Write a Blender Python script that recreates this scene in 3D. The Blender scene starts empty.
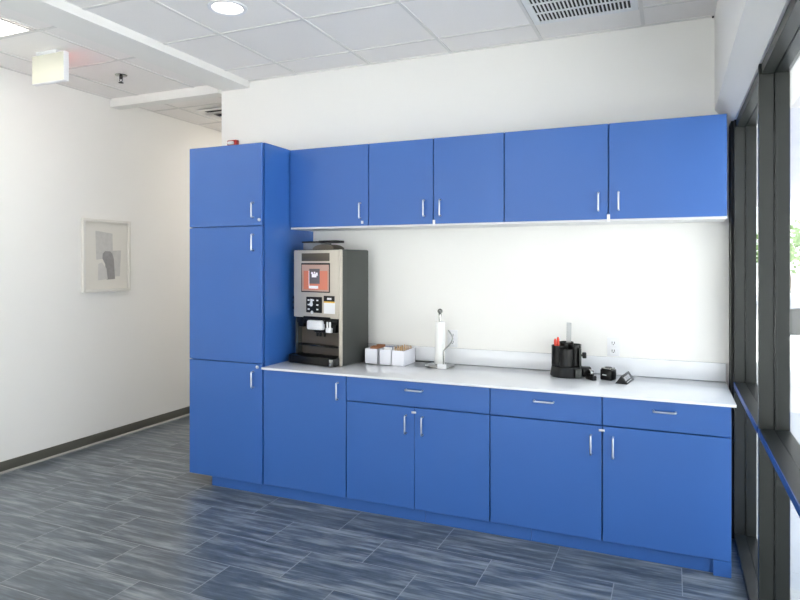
import bpy, bmesh, math, random
from mathutils import Vector, Matrix
random.seed(7)
S = bpy.context.scene
COL = S.collection
PI = math.pi

# ------------------------------------------------------------------ materials
def nodes(name):
    m = bpy.data.materials.new(name); m.use_nodes = True
    nt = m.node_tree
    return m, nt, nt.nodes['Principled BSDF']

def lin(c):
    return tuple((x/255/12.92 if x/255 <= .04045 else ((x/255+.055)/1.055)**2.4) for x in c) + (1,)

def mat(name, rgb, rough=.5, metal=0, spec=.5, noise=0, nscale=40, bump=0, bscale=200, coat=0, emit=None, estr=0, trans=0, alpha=1, srgb=True):
    m, nt, b = nodes(name)
    c = lin(rgb) if srgb else tuple(rgb)+(1,)
    b.inputs['Base Color'].default_value = c
    b.inputs['Roughness'].default_value = rough
    b.inputs['Metallic'].default_value = metal
    b.inputs['Specular IOR Level'].default_value = spec
    b.inputs['Coat Weight'].default_value = coat
    b.inputs['Transmission Weight'].default_value = trans
    b.inputs['Alpha'].default_value = alpha
    if emit:
        b.inputs['Emission Color'].default_value = lin(emit); b.inputs['Emission Strength'].default_value = estr
    tc = nt.nodes.new('ShaderNodeTexCoord')
    if noise:
        n = nt.nodes.new('ShaderNodeTexNoise'); n.inputs['Scale'].default_value = nscale; n.inputs['Detail'].default_value = 4
        nt.links.new(tc.outputs['Object'], n.inputs['Vector'])
        r = nt.nodes.new('ShaderNodeMix'); r.data_type = 'RGBA'
        r.inputs['A'].default_value = tuple(x*(1-noise) for x in c[:3])+(1,)
        r.inputs['B'].default_value = tuple(min(1, x*(1+noise)) for x in c[:3])+(1,)
        nt.links.new(n.outputs['Fac'], r.inputs['Factor']); nt.links.new(r.outputs['Result'], b.inputs['Base Color'])
    if bump:
        n = nt.nodes.new('ShaderNodeTexNoise'); n.inputs['Scale'].default_value = bscale; n.inputs['Detail'].default_value = 3
        nt.links.new(tc.outputs['Object'], n.inputs['Vector'])
        bp = nt.nodes.new('ShaderNodeBump'); bp.inputs['Strength'].default_value = bump; bp.inputs['Distance'].default_value = .002
        nt.links.new(n.outputs['Fac'], bp.inputs['Height']); nt.links.new(bp.outputs['Normal'], b.inputs['Normal'])
    return m

def floor_mat():
    m, nt, b = nodes('slate_plank_tile')
    L = nt.links; N = nt.nodes.new
    geo = N('ShaderNodeNewGeometry')
    mp = N('ShaderNodeMapping'); mp.inputs['Location'].default_value = (1.237-.3225+.645*40, -3.405+.316*40, 0)
    L.new(geo.outputs['Position'], mp.inputs['Vector'])
    br = N('ShaderNodeTexBrick'); br.offset = .5; br.offset_frequency = 2; br.squash = 1
    br.inputs['Scale'].default_value = 1; br.inputs['Brick Width'].default_value = .645; br.inputs['Row Height'].default_value = .316
    br.inputs['Mortar Size'].default_value = .0022; br.inputs['Mortar Smooth'].default_value = .1; br.inputs['Bias'].default_value = 0
    br.inputs['Color1'].default_value = (0, 0, 0, 1); br.inputs['Color2'].default_value = (1, 1, 1, 1); br.inputs['Mortar'].default_value = (.5, .5, .5, 1)
    L.new(mp.outputs['Vector'], br.inputs['Vector'])
    # offset the streak field per tile so the grain breaks at each joint
    sc = N('ShaderNodeVectorMath'); sc.operation = 'SCALE'; sc.inputs['Scale'].default_value = 7.0
    L.new(br.outputs['Color'], sc.inputs[0])
    ad = N('ShaderNodeVectorMath'); ad.operation = 'ADD'
    L.new(geo.outputs['Position'], ad.inputs[0]); L.new(sc.outputs['Vector'], ad.inputs[1])
    m1 = N('ShaderNodeMapping'); m1.inputs['Scale'].default_value = (1.5, 13, 1); L.new(ad.outputs['Vector'], m1.inputs['Vector'])
    n1 = N('ShaderNodeTexNoise'); n1.inputs['Scale'].default_value = 1.6; n1.inputs['Detail'].default_value = 7; n1.inputs['Roughness'].default_value = .62
    L.new(m1.outputs['Vector'], n1.inputs['Vector'])
    m2 = N('ShaderNodeMapping'); m2.inputs['Scale'].default_value = (5, 60, 1); L.new(ad.outputs['Vector'], m2.inputs['Vector'])
    n2 = N('ShaderNodeTexNoise'); n2.inputs['Scale'].default_value = 1.3; n2.inputs['Detail'].default_value = 5; L.new(m2.outputs['Vector'], n2.inputs['Vector'])
    mx = N('ShaderNodeMath'); mx.operation = 'MULTIPLY_ADD'; mx.inputs[1].default_value = .35
    L.new(n2.outputs['Fac'], mx.inputs[0]); L.new(n1.outputs['Fac'], mx.inputs[2])
    cr = N('ShaderNodeValToRGB'); e = cr.color_ramp.elements
    e[0].position = .46; e[0].color = (.034, .047, .064, 1)
    e[1].position = .88; e[1].color = (.28, .305, .325, 1)
    e2 = e.new(.66); e2.color = (.090, .113, .138, 1)
    L.new(mx.outputs['Value'], cr.inputs['Fac'])
    g = N('ShaderNodeMix'); g.data_type = 'RGBA'; g.inputs['B'].default_value = (.30, .31, .32, 1)
    L.new(br.outputs['Fac'], g.inputs['Factor']); L.new(cr.outputs['Color'], g.inputs['A'])
    L.new(g.outputs['Result'], b.inputs['Base Color'])
    rr = N('ShaderNodeMapRange'); rr.inputs['To Min'].default_value = .24; rr.inputs['To Max'].default_value = .40
    L.new(n1.outputs['Fac'], rr.inputs['Value']); L.new(rr.outputs['Result'], b.inputs['Roughness'])
    bp = N('ShaderNodeBump'); bp.inputs['Strength'].default_value = .12; bp.inputs['Distance'].default_value = .002
    L.new(mx.outputs['Value'], bp.inputs['Height']); L.new(bp.outputs['Normal'], b.inputs['Normal'])
    b.inputs['Specular IOR Level'].default_value = .8
    return m

def glass_mat(name, tint=(.93, .95, .95, 1)):
    m = bpy.data.materials.new(name); m.use_nodes = True
    nt = m.node_tree; nt.nodes.clear()
    o = nt.nodes.new('ShaderNodeOutputMaterial'); mx = nt.nodes.new('ShaderNodeMixShader')
    t = nt.nodes.new('ShaderNodeBsdfTransparent'); t.inputs['Color'].default_value = tint
    g = nt.nodes.new('ShaderNodeBsdfGlossy'); g.inputs['Roughness'].default_value = .02
    lw = nt.nodes.new('ShaderNodeLayerWeight'); lw.inputs['Blend'].default_value = .5      # Schlick reflectance, same on both faces
    pw = nt.nodes.new('ShaderNodeMath'); pw.operation = 'POWER'; pw.inputs[1].default_value = 5
    f = nt.nodes.new('ShaderNodeMath'); f.operation = 'MULTIPLY_ADD'; f.inputs[1].default_value = .45; f.inputs[2].default_value = .03
    nt.links.new(lw.outputs['Facing'], pw.inputs[0]); nt.links.new(pw.outputs[0], f.inputs[0])
    nt.links.new(f.outputs[0], mx.inputs['Fac']); nt.links.new(t.outputs[0], mx.inputs[1]); nt.links.new(g.outputs[0], mx.inputs[2])
    nt.links.new(mx.outputs[0], o.inputs['Surface'])
    return m

M = dict(
    wall=mat('painted_drywall', (242, 240, 236), .65, bump=.08, bscale=350, noise=.012, nscale=3),
    ceil=mat('ceiling_tile', (246, 242, 239), .9, bump=.25, bscale=300, noise=.03, nscale=90),
    tbar=mat('ceiling_bar', (226, 223, 220), .5),
    floor=floor_mat(),
    base=mat('rubber_base', (88, 87, 79), .5),
    shoe=mat('base_shoe', (150, 150, 145), .5),
    blue=mat('blue_laminate', (46, 95, 168), .4, spec=.6, noise=.03, nscale=2.5),
    blue_edge=mat('blue_edge', (60, 110, 180), .4),
    white_lam=mat('white_laminate', (225, 225, 225), .45),
    quartz=mat('white_quartz', (232, 233, 236), .1, noise=.03, nscale=160, coat=.3),
    nickel=mat('brushed_nickel', (205, 207, 212), .28, metal=1),
    bronze=mat('bronze_aluminium', (28, 31, 29), .42, metal=.2, noise=.06, nscale=12),
    black=mat('black_rubber', (10, 10, 11), .6),
    sillblue=mat('blue_sill_edge', (14, 58, 128), .35),
    glass=glass_mat('window_glass'),
    chrome=mat('chrome', (142, 142, 140), .16, metal=1),
    alu=mat('machine_silver', (196, 188, 176), .34, metal=.25, noise=.03, nscale=25),
    dgrey=mat('machine_grey', (62, 65, 63), .42, metal=.2),
    bronzepanel=mat('machine_brown', (92, 84, 74), .4, metal=.3),
    blackpl=mat('black_plastic', (8, 8, 9), .3, spec=.3),
    blacksoft=mat('black_matte', (16, 17, 19), .45, spec=.3),
    whitepl=mat('white_plastic', (238, 238, 240), .35),
    clearpl=glass_mat('clear_plastic', (.66, .70, .74, 1)),
    hopper=mat('smoky_clear_plastic', (150, 153, 158), .2, alpha=.65),
    frost=mat('frosted_plastic', (205, 207, 208), .3, alpha=.75),
    paper=mat('paper', (244, 244, 242), .85, bump=.2, bscale=120),
    boxwhite=mat('white_organiser', (236, 237, 245), .3),
    screen=mat('screen_orange', (196, 118, 96), .2, emit=(210, 125, 100), estr=.22),
    screen_dk=mat('screen_dark', (96, 90, 92), .2, emit=(96, 90, 92), estr=.3),
    screen_lt=mat('screen_light', (225, 220, 226), .2, emit=(225, 220, 226), estr=.5),
    screen_tan=mat('screen_tan', (170, 140, 128), .2, emit=(170, 140, 128), estr=.3),
    yellow=mat('yellow_band', (222, 180, 70), .5),
    red=mat('red_plastic', (214, 62, 40), .4),
    redalarm=mat('red_enamel', (168, 40, 38), .4),
    wood=mat('birch_stick', (208, 166, 108), .6, noise=.15, nscale=60),
    brownpk=mat('brown_packet', (166, 112, 78), .7),
    bluepk=mat('grey_blue_packet', (120, 132, 158), .7),
    matboard=mat('mat_board', (226, 222, 213), .9),
    frame=mat('white_frame', (226, 223, 216), .5),
    ink1=mat('pale_wash', (200, 197, 192), .9, noise=.15, nscale=30),
    ink2=mat('dark_wash', (150, 147, 145), .9, noise=.25, nscale=25),
    ink3=mat('mid_wash', (206, 203, 198), .9, noise=.1, nscale=30),
    lamp=mat('lit_diffuser', (255, 252, 245), .5, emit=(255, 250, 242), estr=7.5),
    redglow=mat('red_lit_letters_panel', (255, 60, 50), .4, emit=(255, 50, 40), estr=2.5),
    darkslot=mat('dark_slot', (30, 29, 28), .8),
    pave=mat('concrete_pavement', (222, 221, 217), .9, noise=.08, nscale=1.5),
    facade=mat('exterior_stucco', (196, 194, 198), .9, bump=.2, bscale=40),
    leaf=mat('leaf', (110, 140, 78), .7, noise=.25, nscale=6),
    bark=mat('bark', (110, 92, 76), .9, noise=.2, nscale=12),
    carpaint=mat('silver_car_paint', (178, 182, 188), .25, metal=.5, coat=.6),
    carglass=mat('car_glass', (40, 46, 52), .08),
    tyre=mat('tyre', (28, 28, 29), .8),
)

# ------------------------------------------------------------------ mesh builder
class MB:
    def __init__(s): s.bm = bmesh.new()
    def _merge(s, t, m, smooth):
        for f in t.faces: f.material_index = m; f.smooth = smooth
        me = bpy.data.meshes.new('tmp'); t.to_mesh(me); t.free(); s.bm.from_mesh(me); bpy.data.meshes.remove(me)
        return s
    def box(s, x0, x1, y0, y1, z0, z1, m=0, bev=0, seg=2, mx=None):
        t = bmesh.new(); bmesh.ops.create_cube(t, size=1)
        bmesh.ops.scale(t, vec=(abs(x1-x0), abs(y1-y0), abs(z1-z0)), verts=t.verts)
        bmesh.ops.translate(t, vec=((x0+x1)/2, (y0+y1)/2, (z0+z1)/2), verts=t.verts)
        if bev: bmesh.ops.bevel(t, geom=list(t.edges), offset=bev, segments=seg, affect='EDGES', profile=.5)
        if mx: bmesh.ops.transform(t, matrix=mx, verts=t.verts)
        return s._merge(t, m, bool(bev))
    def poly(s, pts, vec, m=0, bev=0):
        """prism: polygon pts (3D) extruded along vec"""
        t = bmesh.new(); a = [t.verts.new(p) for p in pts]; b = [t.verts.new(Vector(p)+Vector(vec)) for p in pts]
        t.faces.new(a); t.faces.new(b[::-1]); n = len(a)
        for i in range(n): t.faces.new((a[i], b[i], b[(i+1) % n], a[(i+1) % n])[::-1])
        bmesh.ops.recalc_face_normals(t, faces=t.faces)
        if bev: bmesh.ops.bevel(t, geom=list(t.edges), offset=bev, segments=2, affect='EDGES', profile=.5)
        return s._merge(t, m, bool(bev))
    def lathe(s, prof, c=(0, 0, 0), seg=32, m=0, cap=True, mx=None):
        t = bmesh.new(); rings = []
        for r, z in prof:
            rings.append([t.verts.new((r*math.cos(2*PI*i/seg), r*math.sin(2*PI*i/seg), z)) for i in range(seg)])
        for a, b in zip(rings, rings[1:]):
            for i in range(seg): t.faces.new((a[i], a[(i+1) % seg], b[(i+1) % seg], b[i]))
        if cap: t.faces.new(rings[0][::-1]); t.faces.new(rings[-1])
        bmesh.ops.recalc_face_normals(t, faces=t.faces)
        if mx: bmesh.ops.transform(t, matrix=mx, verts=t.verts)
        bmesh.ops.translate(t, vec=c, verts=t.verts)
        return s._merge(t, m, True)
    def tube(s, pts, r, m=0, seg=10):
        pts = [Vector(p) for p in pts]; t = bmesh.new(); rings = []; up = None
        for i, p in enumerate(pts):
            d = (pts[min(i+1, len(pts)-1)]-pts[max(i-1, 0)]).normalized()
            if up is None:
                up = d.cross(Vector((0, 0, 1)) if abs(d.z) < .9 else Vector((1, 0, 0))).normalized()
            else: up = (up-d*up.dot(d)).normalized()
            w = d.cross(up)
            rr = r[i] if isinstance(r, (list, tuple)) else r
            rings.append([t.verts.new(p+(up*math.cos(2*PI*k/seg)+w*math.sin(2*PI*k/seg))*rr) for k in range(seg)])
        for a, b in zip(rings, rings[1:]):
            for k in range(seg): t.faces.new((a[k], a[(k+1) % seg], b[(k+1) % seg], b[k]))
        t.faces.new(rings[0][::-1]); t.faces.new(rings[-1])
        bmesh.ops.recalc_face_normals(t, faces=t.faces)
        return s._merge(t, m, True)
    def ball(s, c, r, m=0, sub=3, sc=(1, 1, 1)):
        t = bmesh.new(); bmesh.ops.create_icosphere(t, subdivisions=sub, radius=r)
        bmesh.ops.scale(t, vec=sc, verts=t.verts); bmesh.ops.translate(t, vec=c, verts=t.verts)
        return s._merge(t, m, True)
    def build(s, name, mats, parent=None, off=(0, 0, 0)):
        if not isinstance(mats, (list, tuple)): mats = [mats]
        if any(off): bmesh.ops.translate(s.bm, vec=tuple(-x for x in off), verts=s.bm.verts)
        me = bpy.data.meshes.new(name); s.bm.to_mesh(me); s.bm.free()
        for m in mats: me.materials.append(m)
        me.set_sharp_from_angle(angle=math.radians(38))
        o = bpy.data.objects.new(name, me); COL.objects.link(o)
        if parent: o.parent = parent
        return o

def rounded(pts, r=.006, n=5):
    """round the inner corners of a polyline"""
    pts = [Vector(p) for p in pts]; out = [pts[0]]
    for a, b, c in zip(pts, pts[1:], pts[2:]):
        u = (a-b).normalized()*r; v = (c-b).normalized()*r
        for k in range(n+1):
            t = k/n; out.append((b+u)*(1-t)**2+b*2*t*(1-t)+(b+v)*t*t)
    return out+[pts[-1]]

class Thing:
    def __init__(s, name, label, cat, loc=(0, 0, 0), rz=0, group=None, kind=None):
        s.o = bpy.data.objects.new(name, None); COL.objects.link(s.o)
        s.o.empty_display_size = .1
        s.o.location = loc; s.o.rotation_euler = (0, 0, rz)
        s.loc = Vector(loc)
        if label: s.o['label'] = label
        if cat: s.o['category'] = cat
        if group: s.o['group'] = group
        if kind: s.o['kind'] = kind
    def w(s, name, mb, mats, parent=None, label=None):          # geometry given in world coordinates
        o = mb.build(name, mats, parent or s.o, off=s.loc)
        if label: o['label'] = label
        return o
    def l(s, name, mb, mats, parent=None, label=None):          # geometry given in the thing's own frame
        o = mb.build(name, mats, parent or s.o)
        if label: o['label'] = label
        return o

def tag(o, label, cat, group=None):
    o['label'] = label; o['category'] = cat
    if group: o['group'] = group
    return o

def struct(name, mb, mats):
    o = mb.build(name, mats); o['kind'] = 'structure'; return o

# ------------------------------------------------------------------ key planes (metres)
YF, YU, YW = 3.695, 4.030, 4.377
XL, ZC = -4.83, 3.19
XA, XB, XC, XD, XE, XF = -3.305, -2.648, -1.984, -1.003, -.354, .293
YFRONT, YHALL = -4.2, 8.2
XW = .345

# ------------------------------------------------------------------ room shell
struct('floor', MB().box(XL-.15, .47, YFRONT-.15, YHALL+.15, -.12, 0), M['floor'])
struct('ceiling', MB().box(XL-.15, .6, YFRONT-.15, YHALL+.15, ZC, ZC+.12), M['ceil'])
struct('wall_left', MB().box(XL-.15, XL, YFRONT-.15, YHALL+.15, 0, ZC), M['wall'])
struct('wall_back', MB().box(-3.568, .33, YW, YW+.13, 0, ZC), M['wall'])
struct('wall_hall_right', MB().box(-3.568, -3.44, YW+.13, YHALL, 0, ZC), M['wall'])
struct('wall_hall_end', MB().box(XL, -3.44, YHALL, YHALL+.15, 0, ZC), M['wall'])
mb = MB(); mb.box(.251, .60, YFRONT, YW, 2.601, ZC); mb.poly([(.251, YFRONT, 2.601), (.60, YFRONT, 2.601), (.60, YFRONT, 2.497), (XW, YFRONT, 2.497)], (0, YW-YFRONT, 0)); mb.box(XW, .60, YW, YW+.13, 2.497, 2.601)
struct('wall_right', mb, M['wall'])
# ceiling beam running to the end of the back wall, and the header over the hallway
struct('beam_long', MB().box(-3.55, -3.275, YFRONT, YW, 3.132, ZC), M['wall'])
struct('beam_hall', MB().box(XL, -3.568, 4.336, 4.45, 3.112, ZC), M['wall'])
# suspended ceiling bars
mb = MB(); wb = .011
for x in (-2.79, -2.135, -1.475, -.82, -.165): mb.box(x-wb, x+wb, YFRONT, YW, ZC-.005, ZC)
y = 4.06
while y > YFRONT:
    mb.box(-3.275, .251, y-wb, y+wb, ZC-.0045, ZC); mb.box(XL, -3.55, y-.53-wb, y-.53+wb, ZC-.0045, ZC); y -= .66
for x in (-4.49, -3.84): mb.box(x-wb, x+wb, YFRONT, 4.336, ZC-.005, ZC); mb.box(x-wb, x+wb, 4.45, YHALL, ZC-.005, ZC)
for y in (4.86, 5.52, 6.18, 6.84, 7.5): mb.box(XL, -3.568, y-wb, y+wb, ZC-.0045, ZC)
mb.box(-3.275, .251, YW-.02, YW, ZC-.006, ZC); mb.box(XL, XL+.02, YFRONT, 4.336, ZC-.006, ZC); mb.box(XL, XL+.02, 4.45, YHALL, ZC-.006, ZC)
struct('trim_1', mb, M['tbar'])
mb = MB(); mb.box(XL, XL+.012, YFRONT, YHALL, .012, .088, 0, .003); mb.poly([(XL, YFRONT, 0), (XL+.028, YFRONT, 0), (XL+.014, YFRONT, .013), (XL, YFRONT, .013)], (0, YHALL-YFRONT, 0), 1)
struct('baseboard_left', mb, [M['base'], M['shoe']])

# ------------------------------------------------------------------ storefront glazing
def storefront(axis, t_list, first, d0, sgn=1):
    """axis 'y': wall along y at x=d0 going outward +x; axis 'x': wall along x at y=d0 going outward -y."""
    global WN
    def bx(mb, t0, t1, a, b, z0, z1, m=0, bev=0):
        if axis == 'y': mb.box(d0+a, d0+b, t0, t1, z0, z1, m, bev)
        else: mb.box(t0, t1, d0-b, d0-a, z0, z1, m, bev)
    for i, (t0, t1) in enumerate(zip(t_list, t_list[1:])):
        WN += 1
        w = Thing('window_%d' % WN, None, None, kind='structure')
        mw = .034
        f = MB()
        # mullion: inner and outer half with a dark glazing groove
        sides = [t1] if i else [t0+mw, t1]
        for te in sides:
            bx(f, te-mw, te, 0, .053, 0, 2.497); bx(f, te-mw, te, .061, .115, 0, 2.497)
            bx(f, te-mw+.018, te-.018, .053, .061, 0, 2.497, 1)
        w.w('mullion', f, [M['bronze'], M['black']])
        a, b = t0+(mw if i == 0 else 0), t1-mw
        f = MB(); bx(f, a, b, 0, .056, .004, .045); bx(f, a, b, .061, .115, .004, .045); bx(f, a, b, .056, .061, .004, .04, 1)
        w.w('bottom_rail', f, [M['bronze'], M['black']])
        f = MB(); bx(f, a, b, .01, .056, 2.452, 2.497); bx(f, a, b, .061, .115, 2.452, 2.497); bx(f, a, b, .056, .061, 2.458, 2.497, 2)
        w.w('head_rail', f, [M['bronze'], M['black'], M['chrome']])
        f = MB(); bx(f, a, b, .0, .056, .920, .941); bx(f, a, b, .061, .115, .920, .941); bx(f, a, b, .056, .061, .922, .939, 1)
        r = w.w('middle_rail', f, [M['bronze'], M['black']])
        f = MB(); bx(f, a, b, -.004, -.0002, .912, .942)
        o = w.w('rail_edge', f, M['sillblue'], r, 'dark blue edge strip')
        g = MB(); bx(g, a, b, .056, .061, .941, 2.456); w.w('glass_pane', g, M['glass'])
        g = MB(); bx(g, a, b, .056, .061, .043, .921); w.w('glass_pane', g, M['glass'])
WN = 0
ys = [-4.2+.0, -2.533, -1.393, -.253, .857, 1.981, 3.101, 4.234]
storefront('y', ys, 0, XW)
struct('trim_2', MB().box(.331, XW+.004, 4.2345, YW+.12, 0, 2.497), M['black'])
struct('trim_3', MB().box(.35, .455, 4.2345, YW+.13, 0, 2.497), M['bronze'])
# front wall (behind the viewer): storefront glass between white piers
xs = [-4.5, -3.4, -2.3, -1.2, -.1]
storefront('x', xs, 0, YFRONT)
mb = MB(); mb.box(XL, -4.5, YFRONT-.13, YFRONT, 0, ZC); mb.box(-.1, .46, YFRONT-.13, YFRONT, 0, ZC); mb.box(-4.5, -.1, YFRONT-.13, YFRONT, 2.497, ZC)
struct('wall_front', mb, M['wall'])

# ------------------------------------------------------------------ outdoors
struct('ground', MB().box(-40, 60, -40, 80, -.32, -.12), M['pave'])
mb = MB(); mb.box(.47, 2.5, 4.5, 13.6, 2.72, 2.95); mb.box(2.42, 2.5, 4.5, 13.6, 2.6, 2.72); mb.box(.33, .455, YW+.13, 13.6, -.12, 2.72)
struct('facade', mb, M['facade'])

# ------------------------------------------------------------------ cabinets
def pull(t, parent, p0, p1, out=.030, r=.0055):
    a, b = Vector(p0), Vector(p1); n = Vector((0, -out, 0))
    return t.w('handle', MB().tube(rounded([a, a+n, b+n, b], .009), r), M['nickel'], parent, 'brushed nickel wire pull')

def leaf(t, name, x0, x1, z0, z1, y, g=.0034, gl=None, gr=None):
    return t.w(name, MB().box(x0+(g if gl is None else gl), x1-(g if gr is None else gr), y, y+.0185, z0+g, z1-g, 0, .0012, 1), M['blue'])

def carcass(t, x0, x1, y0, y1, z0, z1, bottom=False):
    mb = MB()
    mb.box(x0+.001, x1-.001, y0, y1, z0+(.004 if bottom else 0), z1)
    return t.w('carcass', mb, M['blue'])

DB, DT = .082, .898   # door bottoms and top of the base units
# tall unit
t = Thing('tall_cabinet', 'tall blue three-door pantry cabinet at left end of the run', 'cabinet', ((XA+XB)/2, 4.0, DB))
ZT1, ZT2, ZT3 = .935, 1.911, 2.504
carcass(t, XA, XB, YF+.022, YW-.004, DB, ZT3)
for z0, z1, h0, h1 in ((DB, ZT1, .767, .878), (ZT1, ZT2, 1.737, 1.851), (ZT2, ZT3, 1.972, 2.077)):
    d = leaf(t, 'door', XA, XB, z0, z1, YF-.01)
    pull(t, d, (-2.722, YF-.01, h0), (-2.722, YF-.01, h1))
    if z0 != ZT1:
        lz = 1.955 if z0 == ZT2 else .912
        lx = -2.672 if z0 == ZT2 else -2.688
        t.w('lock', MB().lathe([(.0115, 0), (.0115, .008), (.009, .010), (.003, .0102)], (lx, YF-.01, lz), 20, mx=Matrix.Rotation(PI/2, 4, 'X')), M['nickel'], d, 'round nickel cam lock')

def base_unit(label, x0, x1, n_door, n_draw, pulls, locks):
    t = Thing('base_cabinet', label, 'cabinet', ((x0+x1)/2, 4.0, DB))
    carcass(t, x0, x1, YF+.034, YW-.004, DB, DT)
    zd = .733 if n_draw else DT
    xr = x1
    ws = [x0+(xr-x0)*k/n_door for k in range(n_door+1)]
    tight = .0014 if n_draw == 1 else None
    doors = [leaf(t, 'door', ws[k], ws[k+1], DB, zd, YF, .0038, tight if k else None, None if k or n_door == 1 else tight) for k in range(n_door)]
    for k, hx, h0, h1 in pulls: pull(t, doors[k], (hx, YF, h0), (hx, YF, h1))
    for k in range(n_draw):
        a, b = x0+(xr-x0)*k/n_draw, x0+(xr-x0)*(k+1)/n_draw
        d = leaf(t, 'drawer', a, b, zd, DT-.002, YF)
        c = (a+b)/2
        pull(t, d, (c-.056, YF, .842), (c+.056, YF, .842))
    for lx, lz in locks:
        t.w('latch', MB().box(lx-.016, lx+.016, YF-.007, YF-.0005, lz-.007, lz+.007, 0, .002), M['nickel'], doors[0], 'small nickel latch')
    return t
base_unit('narrow blue base cabinet with single full-height door below the coffee machine', XB, XC, 1, 0, [(0, -2.044, .737, .847)], [])
base_unit('blue base cabinet with one wide drawer over two doors', XC, XD, 2, 1, [(0, -1.55, .565, .677), (1, -1.437, .565, .677)], [(-1.497, .700)])
t = base_unit('blue base cabinet with two drawers side by side, next to the window', XD, XF, 2, 2, [(0, -.415, .569, .674), (1, -.296, .561, .675)], [(-.357, .706)])
t.w('end_panel', MB().box(XF-.021, XF-.001, YF+.0195, YW-.004, .001, DB-.0005), M['blue'])
t.w('toe_filler', MB().box(.205, XF-.003, YF+.0005, YF+.019, .001, DB+.001), M['blue'])

# toe kick boards
t = Thing('toe_kick', 'recessed blue toe kick running under the base cabinets', 'toe kick', (-1.5, 3.74, 0))
js = [-3.125, -2.69, -1.43, -.76, XF-.023]
for a, b in zip(js, js[1:]): t.w('board', MB().box(a+.001, b-.001, 3.726, 3.744, .001, DB-.002), M['blue'])
t.w('return_board', MB().box(-3.125, -3.107, 3.7445, YW-.02, .001, DB-.002), M['blue'])

# uppers
def upper(label, x0, x1, n, pulls, locks):
    t = Thing('wall_cabinet', label, 'cabinet', ((x0+x1)/2, 4.2, 1.913))
    carcass(t, x0, x1, YU+.034, YW-.002, 1.913, 2.504, True)
    t.w('bottom_panel', MB().box(x0+.001, x1-.001, YU+.012, YW-.002, 1.903, 1.9165), M['white_lam'], label='white underside panel')
    ws = [x0+(x1-x0)*k/n for k in range(n+1)]
    ds = [leaf(t, 'door', ws[k], ws[k+1], 1.913, 2.504, YU) for k in range(n)]
    for k, hx in pulls: pull(t, ds[k], (hx, YU, 1.970), (hx, YU, 2.078))
    for k, lx, z0, z1, m in locks:
        t.w('latch', MB().box(lx-.009, lx+.009, YU-.006, YU-.0005, z0, z1, 0, .002), m, ds[k], 'small pale latch')
X1, X3 = -1.983, -.998
upper('single-door blue wall cabinet beside the tall cabinet, above the coffee machine', XB+.002, X1, 1, [(0, -2.046)], [(0, -2.032, 1.93, 1.951, M['nickel'])])
upper('middle blue two-door wall cabinet above the paper towel holder', X1, X3, 2, [(0, -1.555), (1, -1.437)], [(0, -1.485, 1.907, 1.943, M['whitepl'])])
upper('blue two-door wall cabinet nearest the window', X3, XF+.004, 2, [(0, -.408), (1, -.291)], [(0, -.350, 1.897, 1.945, M['whitepl'])])

# countertop
t = Thing('countertop', 'white polished quartz worktop with low backsplash on the blue base cabinets', 'countertop', (-1.2, 4.0, .9))
t.w('slab', MB().box(XB+.001, .312, 3.668, YW-.0005, .899, .914, 0, .002), M['quartz'])
t.w('backsplash', MB().box(XB+.001, .312, YW-.021, YW-.0007, .9143, 1.027, 0, .0015), M['quartz'])

# ------------------------------------------------------------------ coffee machine
ZT = .9145
t = Thing('coffee_machine', 'large silver and grey bean-to-cup coffee machine with orange touchscreen', 'coffee machine', (-2.590, 4.0, ZT), math.radians(-10.5))
W, D, H = .452, .335, .836
mb = MB()
# cabinet shell: back, sides, top block, base plate - an open alcove at the front
mb.box(.004, W-.002, .065, D, .0, H-.004, 0, .012, 3)
mb.box(.006, .03, .012, .07, .03, .36); mb.box(W-.03, W-.0015, .0222, .072, .002, H-.008, 0)
mb.box(.012, W-.03, .02, .07, H-.03, H-.002, 0, .004)
mb.box(.03, W-.03, .058, .068, .05, .36, 1)
mb.box(W-.018, W-.001, -.004, .022, .0, H-.006, 2, .004)
t.l('housing', mb, [M['dgrey'], M['bronzepanel'], M['alu']])
mb = MB(); mb.box(.004, W-.0185, -.006, .022, .335, H-.008, 0, .006, 3)
door = t.l('front_door', mb, M['alu'], label='silver front door panel')
t.l('top_badge', MB().box(.085, .352, -.0095, -.004, H-.088, H-.03, 0, .002), M['bronzepanel'], door, 'brown badge panel')
mb = MB()
sx0, sx1, sz0, sz1 = .090, .350, .528, .722
mb.box(sx0-.008, sx1+.006, -.010, -.003, sz0-.008, sz1+.012, 0, .002)
mb.box(sx0, sx1, -.0112, -.009, sz0, sz1, 4)
mb.box(sx0+.018, sx1-.012, -.0122, -.0105, sz0+.012, sz1-.045, 1)
mb.box(sx0+.075, sx1-.085, -.0130, -.0115, sz0+.055, sz1-.03, 2)
mb.box(sx0+.072, sx1-.1, -.0130, -.0115, sz0+.020, sz0+.040, 3)
mb.box(sx0+.07, sx0+.074, -.0130, -.0115, sz0+.02, sz1-.045, 3)
cx, cz = (sx0+sx1)/2-.006, sz0+.118   # small pale cup-like icon
mb.box(cx-.024, cx+.020, -.0138, -.0125, cz-.016, cz+.010, 3); mb.box(cx+.014, cx+.032, -.0138, -.0125, cz-.004, cz+.018, 3)
mb.box(cx-.030, cx-.014, -.0138, -.0125, cz+.008, cz+.022, 3); mb.box(cx-.004, cx+.008, -.0138, -.0125, cz+.012, cz+.024, 3)
t.l('touchscreen', mb, [M['blackpl'], M['screen'], M['screen_dk'], M['screen_lt'], M['screen_tan']], door, 'orange lit touchscreen')
mb = MB(); kx0, kx1, kz0, kz1 = .135, .282, .372, .488
mb.box(kx0, kx1, -.016, -.003, kz0, kz1, 0, .005, 2)
for i in range(3):
    for j in range(3):
        if (i, j) in ((1, 0), (1, 1)): continue
        mb.box(kx0+.018+i*.042, kx0+.036+i*.042, -.0175, -.0155, kz0+.020+j*.033, kz0+.030+j*.033, 1)
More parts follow.
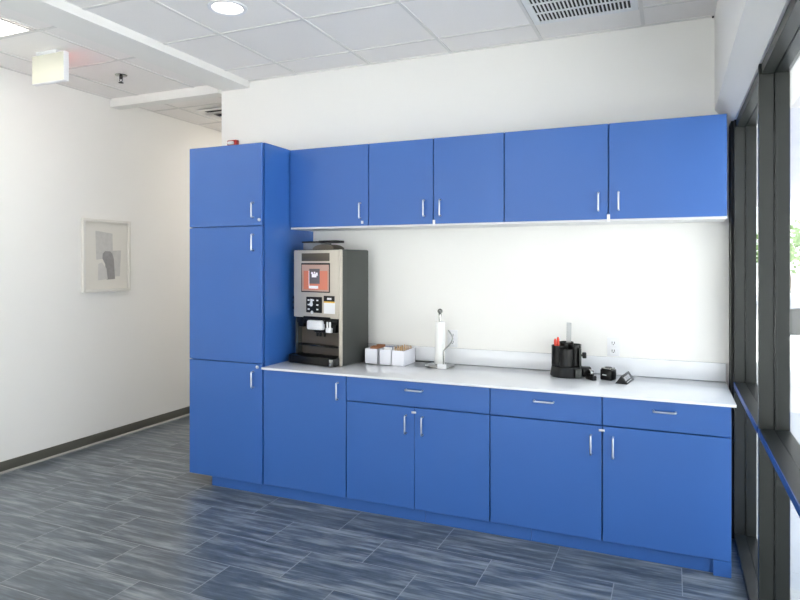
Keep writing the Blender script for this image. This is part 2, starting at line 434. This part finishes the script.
mb.lathe([(.016, 0), (.016, .003), (.004, .0032)], (kx0+.052, -.0155, kz0+.062), 20, 1, mx=Matrix.Rotation(PI/2, 4, 'X'))
mb.box(kx0+.044, kx0+.064, -.0180, -.0155, kz0+.075, kz0+.100, 1)
mb.lathe([(.012, 0), (.012, .004), (.004, .0042)], (kx0+.060, -.0155, kz0+.003), 16, 1, mx=Matrix.Rotation(PI/2, 4, 'X'))
t.l('keypad', mb, [M['blackpl'], M['whitepl']], door, 'black payment keypad')
mb = MB(); mb.box(.300, .402, -.008, -.004, .370, .496, 0); mb.box(.300, .402, -.0086, -.0075, .458, .498, 1); mb.box(.300, .402, -.0086, -.0075, .448, .4585, 2)
mb.box(.332, .372, -.0094, -.0080, .470, .484, 0)
t.l('sticker', mb, [M['whitepl'], M['blackpl'], M['yellow']], door, 'white notice sticker with black and yellow header')
# dispenser
mb = MB(); mb.box(.03, W-.03, .0, .062, .292, .336, 0, .004); mb.box(.05, .10, -.003, .03, .262, .33, 0, .006)
mb.box(.10, .36, -.010, .05, .322, .345, 0, .006)
mb.box(.18, .33, .012, .055, .225, .30, 0, .012); mb.box(.33, .395, .01, .055, .23, .30, 0, .008)
for x in (.205, .235, .275): mb.lathe([(.008, 0), (.011, .03)], (x, .03, .198), 14, 0)
t.l('brew_head', mb, [M['blackpl']])
t.l('spout_cover', MB().box(.150, .292, -.030, .03, .248, .318, 0, .014, 3), M['whitepl'], label='white spout cover')
mb = MB(); mb.box(.318, .366, -.012, .02, .232, .268, 0, .006); mb.lathe([(.007, 0), (.007, .045)], (.330, -.004, .266), 12, 0); mb.lathe([(.007, 0), (.007, .045)], (.355, -.004, .266), 12, 0)
t.l('water_spout', mb, M['whitepl'], label='small white hot-water spout')
mb = MB(); mb.box(.030, .43, .0, .06, .128, .136, 0, .002); mb.box(.17, .40, -.02, .0, .127, .135, 0, .002)
mb.box(.18, .28, -.022, -.001, .136, .139, 1)
t.l('cup_shelf', mb, [M['blackpl'], M['chrome']])
mb = MB()
pts = [(.004, .055, .004), (.000, -.060, .004), (.03, -.078, .004), (.425, -.078, .004), (.450, -.055, .004), (.432, .055, .004)]
mb.poly(pts, (0, 0, .058), 0, .006)
for k in range(13): mb.box(.02+k*.031, .032+k*.031, -.06, .045, .0625, .0655, 1)
mb.box(.408, .438, -.0825, -.062, .006, .058, 2, .004)
t.l('drip_tray', mb, [M['blackpl'], M['blacksoft'], M['chrome']])
mb = MB()
for z in (.40, .44, .475): mb.lathe([(.013, 0), (.016, .012), (.013, .024), (.006, .026)], (.004, .02, z), 16, 0, mx=Matrix.Rotation(-PI/2, 4, 'Y'))
mb.box(-.018, .004, .012, .028, .385, .49, 0, .004)
t.l('side_latch', mb, M['chrome'], label='chrome latch on the left side')
# bean hopper
mb = MB(); mb.box(.072, .250, .02, .14, H-.004, H+.048, 0, .006)
hop = t.l('bean_hopper', mb, M['hopper'], label='clear bean hopper')
mb = MB(); mb.box(.066, .256, .012, .148, H+.048, H+.058, 0, .004); mb.box(.225, .378, .02, .13, H+.044, H+.062, 0, .003)
t.l('hopper_lid', mb, M['blackpl'], hop, 'flat black lid')
mb = MB(); arc = [(.175+.205*(1-math.cos(a))/2, 0, H+.038*math.sin(a)) for a in [PI*k/14 for k in range(15)]]
mb.poly([(x, .010, z-.004) for x, _, z in arc], (0, .12, 0), 0)
t.l('hopper_cover', mb, M['bronzepanel'], hop)
for x in (.03, W-.03):
    for y in (.06, D-.03): pass

# ------------------------------------------------------------------ organiser boxes
def organiser(label, x0, x1, y0, y1, hgt=.108):
    t = Thing('organiser_box', label, 'box', ((x0+x1)/2, (y0+y1)/2, ZT))
    w = .003; z0, z1 = ZT, ZT+hgt
    mb = MB(); mb.box(x0, x1, y0, y1, z0, z0+w)
    mb.box(x0, x1, y0, y0+w, z0, z1); mb.box(x0, x1, y1-w, y1, z0, z1); mb.box(x0, x0+w, y0, y1, z0, z1); mb.box(x1-w, x1, y0, y1, z0, z1)
    t.w('body', mb, M['boxwhite'])
organiser('white organiser box holding brown packets, right beside the coffee machine', -2.060, -1.957, 4.125, 4.325)
organiser('white organiser box holding pale packets, middle of the three', -1.938, -1.843, 4.115, 4.325)
organiser('white organiser box full of wooden stir sticks', -1.839, -1.742, 4.11, 4.325)
def packet(label, group, x, y, z, m, tilt, rz, w=.058, h=.085):
    mb = MB(); mb.box(-w/2, w/2, -.003, .003, 0, h, 0, .0025); mb.box(-w/2, w/2, -.001, .001, h, h+.008); mb.box(-w/2, w/2, -.001, .001, -.006, 0)
    o = mb.build('packet', m); o.location = (x, y, z); o.rotation_euler = (tilt, 0, rz)
    tag(o, label, 'packet', group); return o
for k in range(6):
    packet('brown sugar packet standing in the box beside the coffee machine', 'brown packets in the first box', -2.004+random.uniform(-.004, .004), 4.155+k*.026, ZT+.025+random.uniform(0, .006), M['brownpk'], -.15, random.uniform(-.06, .06), .064)
for k in range(6):
    mm = M['whitepl'] if k % 2 == 0 else M['bluepk']
    nm = 'white packet standing in the middle organiser box' if k % 2 == 0 else 'grey-blue packet standing in the middle organiser box'
    packet(nm, 'white packets in the middle box' if k % 2 == 0 else 'grey-blue packets in the middle box', -1.890+random.uniform(-.004, .004), 4.15+k*.026, ZT+.026+random.uniform(0, .008), mm, -.15, random.uniform(-.06, .06), .064)
k = 0
for j in range(5):
    for i in range(6):
        mb = MB(); h = random.uniform(.118, .134); mb.box(-.0028, .0028, -.0009, .0009, 0, h, 0, .0006, 1)
        o = mb.build('stir_stick', M['wood']); o.location = (-1.826+i*.0142, 4.145+j*.034, ZT+.0035); o.rotation_euler = (random.uniform(-.06, .02), random.uniform(-.02, .02), random.uniform(-.5, .5))
        tag(o, 'wooden stir stick standing in the right-hand white box', 'stir stick', 'wooden stir sticks')

# ------------------------------------------------------------------ paper towel holder
px, py = -1.508, 4.215
t = Thing('paper_towel_holder', 'chrome upright paper towel holder with ball finial and side arm', 'paper towel holder', (px, py, ZT))
t.l('base', MB().lathe([(.104, 0), (.107, .004), (.105, .010), (.095, .013), (.012, .016)], (0, 0, 0), 48), M['chrome'])
t.l('pole', MB().lathe([(.009, .014), (.009, .365)], (0, 0, 0), 20), M['chrome'])
mb = MB(); mb.lathe([(.011, .360), (.011, .372), (.006, .376)], (0, 0, 0), 20); mb.ball((0, 0, .392), .0185)
t.l('finial', mb, M['chrome'])
arm = [(.055, -.083, .010), (.055, -.083, .115), (.060, -.080, .130), (.080, -.066, .150), (.098, -.045, .178), (.104, -.030, .205), (.098, -.028, .225), (.085, -.030, .245), (.072, -.032, .262)]
t.l('arm', MB().tube(rounded(arm, .008), .0045), M['chrome'])
t.l('tag', MB().box(.020, .085, -.112, -.108, .001, .034, 0, .001), M['whitepl'], label='small white tag')
o = MB().lathe([(.012, 0), (.034, 0), (.0355, .003), (.0355, .297), (.034, .300), (.012, .300)], (0, 0, 0), 40).build('paper_towel_roll', M['paper'])
o.location = (px, py, ZT+.0175); tag(o, 'slim white paper towel roll on the chrome holder', 'paper towel roll')

# ------------------------------------------------------------------ outlets, cord
def outlet(label, x, z):
    t = Thing('wall_outlet', label, 'outlet', (x, YW, z))
    t.l('cover_plate', MB().box(-.039, .039, -.006, -.0003, -.063, .063, 0, .002), M['whitepl'])
    for dz in (-.026, .026):
        r = t.l('receptacle', MB().box(-.018, .018, -.0085, -.005, dz-.018, dz+.018, 0, .004), M['whitepl'])
        mb = MB()
        for dx in (-.008, .007): mb.box(dx-.0018, dx+.0018, -.0092, -.0080, dz-.004, dz+.008)
        mb.box(-.003, .003, -.0092, -.008, dz-.013, dz-.008)
        t.l('slots', mb, M['darkslot'], r, 'dark slots')
outlet('white duplex outlet on the wall just right of the black desk caddy', -.349, 1.094)
outlet('white duplex outlet half hidden behind the paper towel holder', -1.468, 1.096)
pts = [(-2.06, 4.340, ZT+.006), (-1.95, 4.342, ZT+.006), (-1.80, 4.345, ZT+.006), (-1.73, 4.335, ZT+.006), (-1.65, 4.338, ZT+.006), (-1.60, 4.345, ZT+.006)]
t = Thing('power_cord', 'thin grey power cord lying along the backsplash', 'cord', (-1.8, 4.34, ZT))
t.w('cable', MB().tube(rounded(pts, .03), .0045), M['dgrey'])

# ------------------------------------------------------------------ desk caddy
cx, cy = -.622, 4.185
t = Thing('desk_caddy', 'round black desk caddy of upright cups on the white worktop', 'desk organiser', (cx, cy, ZT), .2)
t.l('base', MB().lathe([(.100, 0), (.106, .006), (.104, .022), (.098, .060), (.096, .066), (.02, .068)], (0, 0, 0), 48), M['blacksoft'])
def cup(c, r, z0, h, name='cup', m='blackpl'):
    t.l(name, MB().lathe([(r-.004, 0), (r, 0), (r, h), (r-.003, h), (r-.003, .004), (.002, .004)], (c[0], c[1], z0), 28), M[m])
cup((-.053, .004), .044, .0695, .128); cup((.0, .050), .046, .0695, .146); cup((.050, .012), .042, .0695, .136)
cup((-.004, -.047), .046, .0695, .112)
t.l('post', MB().lathe([(.012, .066), (.012, .150), (.018, .155), (.010, .160)], (0.004, .0, 0), 20), M['blackpl'])
t.l('front_plate', MB().box(.045, .085, -.112, -.085, .004, .062, 0, .004), M['dgrey'], label='grey front plate')
t.l('tall_plate', MB().box(.074, .088, -.05, -.02, .068, .185, 0, .003), M['dgrey'], label='grey upright plate')
mb = MB(); mb.box(.096, .122, -.02, .02, .118, .155, 0, .006); mb.box(.085, .10, -.01, .01, .13, .142)
t.l('side_clip', mb, M['blackpl'])
t.l('side_tray', MB().box(.095, .150, -.045, .02, .004, .062, 0, .005), M['blacksoft'])
def pen(x, y, dz, tilt):
    t = Thing('pen', None, 'pen', (x, y, ZT+.0745), 0)
    t.l('barrel', MB().lathe([(.003, 0), (.006, .012), (.0065, .120)], (0, 0, 0), 14), M['blackpl'])
    t.l('cap', MB().lathe([(.0085, .105), (.009, .150+dz), (.005, .165+dz)], (0, 0, 0), 14), M['red'], label='red cap')
    t.o.rotation_euler = (0, tilt, 0); return t
pen(-.690, 4.172, .0, -.03).o['label'] = 'shorter red-capped pen at far left of the black caddy'
pen(-.675, 4.182, .010, -.02).o['label'] = 'taller red-capped pen in the left cup of the black caddy'
mb = MB(); mb.box(-.016, .016, -.0015, .0015, 0, .268, 0, .0008, 1)
for k in range(16): mb.box(-.016, -.010 if k % 4 else -.006, -.0019, -.0014, .02+k*.0155, .0212+k*.0155, 1)
o = mb.build('ruler', [M['frost'], M['dgrey']]); o.location = (-.619, 4.218, ZT+.0745); o.rotation_euler = (-.03, .015, -.15)
tag(o, 'tall frosted clear ruler standing in the black caddy', 'ruler')
# tape dispenser
t = Thing('tape_dispenser', 'small black tape dispenser with clear tape roll beside the caddy', 'tape dispenser', (-.466, 4.112, ZT), -.9)
mb = MB(); mb.poly([(-.040, -.014, 0), (.045, -.014, 0), (.045, -.014, .022), (.030, -.014, .026), (.012, -.014, .020), (-.032, -.014, .020), (-.040, -.014, .014)], (0, .030, 0), 0, .002)
mb.box(-.030, .016, .010, .016, .016, .056, 0, .004); mb.box(-.030, .016, -.014, -.010, .016, .040, 0, .001)
t.l('body', mb, M['blackpl'])
t.l('tape_roll', MB().lathe([(.012, -.0085), (.026, -.0085), (.026, .0085), (.012, .0085), (.012, -.0085)], (-.006, 0, .036), 28, 0, False, mx=Matrix.Rotation(PI/2, 4, 'X')), M['chrome'], label='shiny clear tape roll')
t.l('cutter', MB().box(.036, .0455, -.011, .013, .022, .030), M['chrome'])
# clip cube
t = Thing('clip_holder', 'small black cube paper clip holder with shiny top', 'paper clip holder', (-.362, 4.15, ZT), -.35)
mb = MB(); mb.box(-.038, .038, -.036, .036, 0, .066, 0, .006, 3); mb.box(-.022, .004, -.0375, -.0355, .030, .035, 1)
t.l('body', mb, [M['blackpl'], M['whitepl']])
mb = MB(); mb.box(-.034, .034, -.032, .032, .066, .076, 0, .005, 2); mb.lathe([(.022, .075), (.022, .079), (.016, .079), (.014, .0765)], (0, 0, 0), 24, 1)
t.l('lid', mb, [M['chrome'], M['blackpl']], label='shiny silver lid')
# triangular sign
t = Thing('desk_sign', 'black triangular desk sign with white lettering lying on the worktop', 'sign', (-.262, 4.128, ZT), -.14)
Lh, wv, hv = .105, .036, .050
mb = MB(); mb.poly([(-wv, -Lh, 0), (wv, -Lh, 0), (0, -Lh, hv)], (0, 2*Lh, 0), 0, .0015)
body = t.l('body', mb, [M['blackpl']])
mb = MB()
n = Vector((hv, 0, wv)).normalized(); up = Vector((-wv, 0, hv)).normalized(); ax = Vector((0, 1, 0))
o0 = Vector((wv, -Lh, 0))
def strip(a0, a1, b0, b1):
    p = [o0+ax*a+up*b+n*.0006 for a, b in ((a0, b0), (a1, b0), (a1, b1), (a0, b1))]
    mb.poly(p, n*.0008)
slen = math.hypot(wv, hv)
k = .018
for wd in (.016, .013, .017, .014, .016, .013, .015):       # row of block capital strokes, unreadable at this size
    strip(k, k+.0035, .022, .046); strip(k+wd-.006, k+wd-.0025, .022, .046); strip(k, k+wd-.0025, .042, .046)
    if wd > .0145: strip(k, k+wd-.0025, .031, .0345)
    k += wd+.006
strip(.02, .15, .010, .013)
t.l('lettering', mb, M['whitepl'], body, 'white block lettering')

# ------------------------------------------------------------------ picture on the left wall
t = Thing('framed_picture', 'small white-framed grey abstract print on the left wall', 'picture', (XL, 4.28, 1.384))
y0, y1, z0, z1, fw = 4.012, 4.548, 1.384, 2.051, .026
mb = MB(); xo = XL+.034
mb.box(XL+.001, xo, y0, y0+fw, z0, z1, 0, .003); mb.box(XL+.001, xo, y1-fw, y1, z0, z1, 0, .003)
mb.box(XL+.001, xo, y0+fw, y1-fw, z0, z0+fw, 0, .003); mb.box(XL+.001, xo, y0+fw, y1-fw, z1-fw, z1, 0, .003)
t.w('frame', mb, M['frame'])
t.w('mat_board', MB().box(XL+.002, XL+.014, y0+fw, y1-fw, z0+fw, z1-fw), M['matboard'])
mb = MB(); a = XL+.0142
def patch(pts, m, d): mb.poly([(a+d, y, z) for y, z in pts], (.0006, 0, 0), m)
patch([(4.155, 1.945), (4.345, 1.925), (4.350, 1.70), (4.165, 1.68)], 0, 0)
patch([(4.340, 1.765), (4.445, 1.770), (4.432, 1.525), (4.345, 1.520)], 0, 0)
patch([(4.235, 1.735), (4.262, 1.760), (4.320, 1.758), (4.345, 1.735), (4.360, 1.690), (4.375, 1.500), (4.280, 1.495), (4.262, 1.640), (4.232, 1.690)], 1, .0008)
patch([(4.185, 1.640), (4.225, 1.655), (4.275, 1.600), (4.290, 1.500), (4.182, 1.490)], 2, .0016)
t.w('print', mb, [M['ink1'], M['ink2'], M['ink3']])

# ------------------------------------------------------------------ ceiling fittings
def troffer(label, x0, x1, y0, y1):
    t = Thing('ceiling_light', label, 'ceiling light', ((x0+x1)/2, (y0+y1)/2, ZC), group=None)
    mb = MB(); f = .022
    for b in ((x0, x1, y0, y0+f), (x0, x1, y1-f, y1), (x0, x0+f, y0+f, y1-f), (x1-f, x1, y0+f, y1-f)): mb.box(*b, ZC-.012, ZC-.0055)
    t.w('frame', mb, M['tbar'])
    t.w('diffuser', MB().box(x0+f, x1-f, y0+f, y1-f, ZC-.010, ZC-.0058), M['lamp'], label='lit white diffuser')
troffer('bright square fluorescent panel in the ceiling at upper left corner', -4.475, -3.855, 1.55, 2.85)
# fill panels added out of view to light the room, not known lamps
troffer('added fill light panel behind the viewer, left bay', -4.475, -3.855, -2.4, -1.1)
troffer('added fill light panel behind the viewer near the entrance glass', -2.12, -1.49, -1.9, -.62)
troffer('added fill light panel over the middle of the room', -2.12, -1.49, .08, 1.36)
troffer('added fill light panel in the hallway just behind the back wall', -4.20, -3.60, 5.62, 6.82)  # unseen panel, added to brighten the left wall by the hallway
troffer('added fill light panel deep in the hallway', -4.40, -3.78, 6.9, 8.1)  # hidden panel, added to lift the dim far end of the hall
def downlight(label, x, y):
    t = Thing('recessed_downlight', label, 'ceiling light', (x, y, ZC))
    t.l('trim_ring', MB().lathe([(.118, -.001), (.116, -.008), (.100, -.011), (.090, -.006), (.090, -.001)], (0, 0, 0), 40, 0, False), M['whitepl'])
    t.l('lens', MB().lathe([(.002, -.0085), (.06, -.0075), (.089, -.004)], (0, 0, 0), 40, 0, False), M['lamp'], label='lit lens')
downlight('round lit downlight in the ceiling above the tall cabinet', -2.455, 3.065)
# supply grille
t = Thing('ceiling_vent', 'white slotted supply grille in the ceiling above the right wall cabinets', 'vent', (-.48, 3.73, ZC))
x0, x1, y0, y1 = -.80, -.18, 3.42, 4.045
t.w('backing', MB().box(x0+.02, x1-.02, y0+.02, y1-.02, ZC-.0085, ZC-.0055), M['darkslot'], label='dark plate painted as shade behind the slots')  # flat dark plate, its colour stands in for shade inside the grille
mb = MB(); f = .035
for b in ((x0, x1, y0, y0+f), (x0, x1, y1-f, y1), (x0, x0+f, y0+f, y1-f), (x1-f, x1, y0+f, y1-f)): mb.box(*b, ZC-.016, ZC-.0056)
t.w('frame', mb, M['whitepl'])
mb = MB(); n = 24
for k in range(n+1):
    x = x0+f+(x1-x0-2*f)*k/n; mb.box(x-.0046, x+.0046, y0+f, y1-f, ZC-.015, ZC-.0088)
for y in (3.59, 3.73, 3.875): mb.box(x0+f, x1-f, y-.007, y+.007, ZC-.0152, ZC-.0088)
t.w('slats', mb, M['whitepl'])
# return grille in the hallway
t = Thing('ceiling_vent', 'dark slot return vent in the hallway ceiling behind the wall end', 'vent', (-4.0, 5.13, ZC))
t.w('backing', MB().box(-4.33, -3.72, 5.0, 5.3, ZC-.009, ZC-.0056), M['darkslot'], label='dark slots')
mb = MB()
for y in (4.99, 5.115, 5.125, 5.30): mb.box(-4.36, -3.69, y-.02, y+.02, ZC-.02, ZC-.0092)
t.w('frame', mb, M['ceil'])
# sprinkler
t = Thing('sprinkler_head', 'small chrome fire sprinkler head in the ceiling', 'sprinkler', (-4.138, 3.821, ZC))
t.l('escutcheon', MB().lathe([(.048, -.0005), (.045, -.006), (.015, -.012)], (0, 0, 0), 28), M['chrome'])
mb = MB(); mb.lathe([(.014, -.011), (.014, -.03), (.007, -.034)], (0, 0, 0), 16)
for s in (-1, 1): mb.tube([(s*.011, 0, -.028), (s*.016, 0, -.042), (s*.004, 0, -.060)], .0035, 0, 8)
t.l('body', mb, M['dgrey'])
t.l('deflector', MB().lathe([(.003, -.058), (.020, -.062), (.020, -.065), (.003, -.066)], (0, 0, 0), 20), M['dgrey'])
# exit sign seen from its blank side
t = Thing('exit_sign', 'boxy white illuminated sign hanging from the ceiling, blank side showing', 'sign', (-4.15, 3.19, ZC))
t.w('canopy', MB().box(-4.27, -4.06, 3.165, 3.235, ZC-.020, ZC-.0002, 0, .003), M['whitepl'])
t.w('housing', MB().box(-4.318, -3.984, 3.172, 3.212, 2.958, ZC-.0205, 0, .003), M['whitepl'])
t.w('blank_face', MB().box(-4.312, -3.990, 3.1685, 3.1718, 2.964, ZC-.027), mat('blank_lit_face', (206, 205, 190), .5, emit=(245, 245, 228), estr=.05), label='softly lit blank face')
t.w('red_face', MB().box(-4.28, -4.02, 3.2123, 3.2155, 2.99, 3.14), M['redglow'], label='glowing red face')
# red alarm on the back wall above the tall cabinet
t = Thing('fire_alarm', 'red fire alarm on the wall peeking over the tall cabinet', 'fire alarm', (-3.431, YW, 2.62))
t.l('body', MB().box(-.048, .048, -.040, 0, -.07, .076, 0, .006), M['redalarm'])
t.l('strobe', MB().box(-.030, .030, -.060, -.0405, .036, .062, 0, .006), M['whitepl'], label='white strobe lens')
# ceiling corner clip
o = MB().box(.234, .246, 4.352, 4.356, ZC-.020, ZC-.0065, 0, .002).build('ceiling_clip', M['black']); tag(o, 'tiny black clip in the upper right ceiling corner', 'clip')

# ------------------------------------------------------------------ outdoors through the glass
def tree(label, x, y, h, r):
    t = Thing('tree', label, 'tree', (x, y, -.12))
    t.l('trunk', MB().tube([(0, 0, 0), (.05, 0, h*.3), (0, .05, h*.6)], [.12, .09, .05]), M['bark'])
    mb = MB()
    for k in range(420):
        v = Vector((random.gauss(0, 1), random.gauss(0, 1), random.gauss(0, 1))).normalized()*r*random.uniform(.45, 1)
        c = Vector((0, 0, h*.68))+Vector((v.x, v.y, v.z*.75)); q = Matrix.Translation(c) @ Matrix.Rotation(random.uniform(0, 6), 4, 'X') @ Matrix.Rotation(random.uniform(0, 6), 4, 'Z')
        s = random.uniform(.10, .2)
        mb.poly([q @ Vector(p) for p in ((-s, 0, 0), (0, s*.5, .02), (s, 0, 0), (0, -s*.5, .02))], q.to_3x3() @ Vector((0, 0, .012)))
    t.l('crown', mb, M['leaf'])
tree('leafy green tree seen through the glass beyond the parking area', 4.4, 30, 3.6, 1.5)
tree('broad green tree farther right beyond the parking area', 7.6, 31, 3.9, 1.6)
t = Thing('car', 'silver parked car seen through the window glass', 'car', (4.2, 19, -.12), 0)
mb = MB()
side = [(-.85, 0, .35), (-.85, 0, .85), (-.80, 0, .95)]
prof = [(-2.2, .32), (-2.25, .70), (-2.1, .92), (-1.15, 1.02), (-.55, 1.44), (.75, 1.46), (1.55, 1.05), (2.15, .95), (2.25, .6), (2.2, .32)]
mb.poly([(x, -.86, z) for x, z in prof], (0, 1.72, 0), 0, .05)
t.l('body', mb, M['carpaint'])
mb = MB(); wp = [(-1.02, 1.03), (-.52, 1.38), (.70, 1.40), (1.36, 1.07)]
for s in (-1, 1): t.l('side_window', MB().poly([(x, s*.862, z) for x, z in wp], (0, s*.006, 0)), M['carglass'])
for x in (-1.35, 1.38):
    for s in (-1, 1):
        w_ = t.l('wheel', MB().lathe([(.2, -.10), (.31, -.10), (.33, -.06), (.33, .06), (.31, .10), (.2, .10)], (x, s*.80, .33), 28, 0, mx=Matrix.Rotation(PI/2, 4, 'X')), M['tyre'])
        t.l('hubcap', MB().lathe([(.19, 0), (.17, .02), (.05, .03)], (x, s*.895, .33), 24, 0, mx=Matrix.Rotation(PI/2*s, 4, 'X')), M['chrome'], w_)

# ------------------------------------------------------------------ daylight
w = bpy.data.worlds.new('sky'); S.world = w; w.use_nodes = True
nt = w.node_tree; bg = nt.nodes['Background']
tc = nt.nodes.new('ShaderNodeTexCoord'); sp = nt.nodes.new('ShaderNodeSeparateXYZ'); cr = nt.nodes.new('ShaderNodeValToRGB')
nt.links.new(tc.outputs['Generated'], sp.inputs[0]); nt.links.new(sp.outputs['Z'], cr.inputs['Fac'])
cr.color_ramp.elements[0].color = (1, .99, .98, 1); cr.color_ramp.elements[1].color = (.70, .83, 1, 1)
nt.links.new(cr.outputs['Color'], bg.inputs['Color']); bg.inputs['Strength'].default_value = 4.6
sl = bpy.data.lights.new('sun', 'SUN'); sl.energy = 38; sl.angle = math.radians(1); sl.color = (1, .975, .965)
so = bpy.data.objects.new('sun', sl); COL.objects.link(so); so.rotation_euler = Vector((.5, -.4, -1)).to_track_quat('-Z', 'Y').to_euler()

# ------------------------------------------------------------------ camera
cd = bpy.data.cameras.new('camera'); cam = bpy.data.objects.new('camera', cd); COL.objects.link(cam)
cam.location = (0, 0, 1.645); cam.rotation_euler = (PI/2, 0, math.radians(23.333))
cd.sensor_width = 36; cd.lens = 628/800*36; cd.shift_y = -(300-263.5)/800; cd.clip_start = .02
S.camera = cam
S.view_settings.view_transform = 'Standard'; S.view_settings.look = 'None'; S.view_settings.gamma = 1; S.view_settings.use_curve_mapping = False
S.view_settings.exposure = -0.38
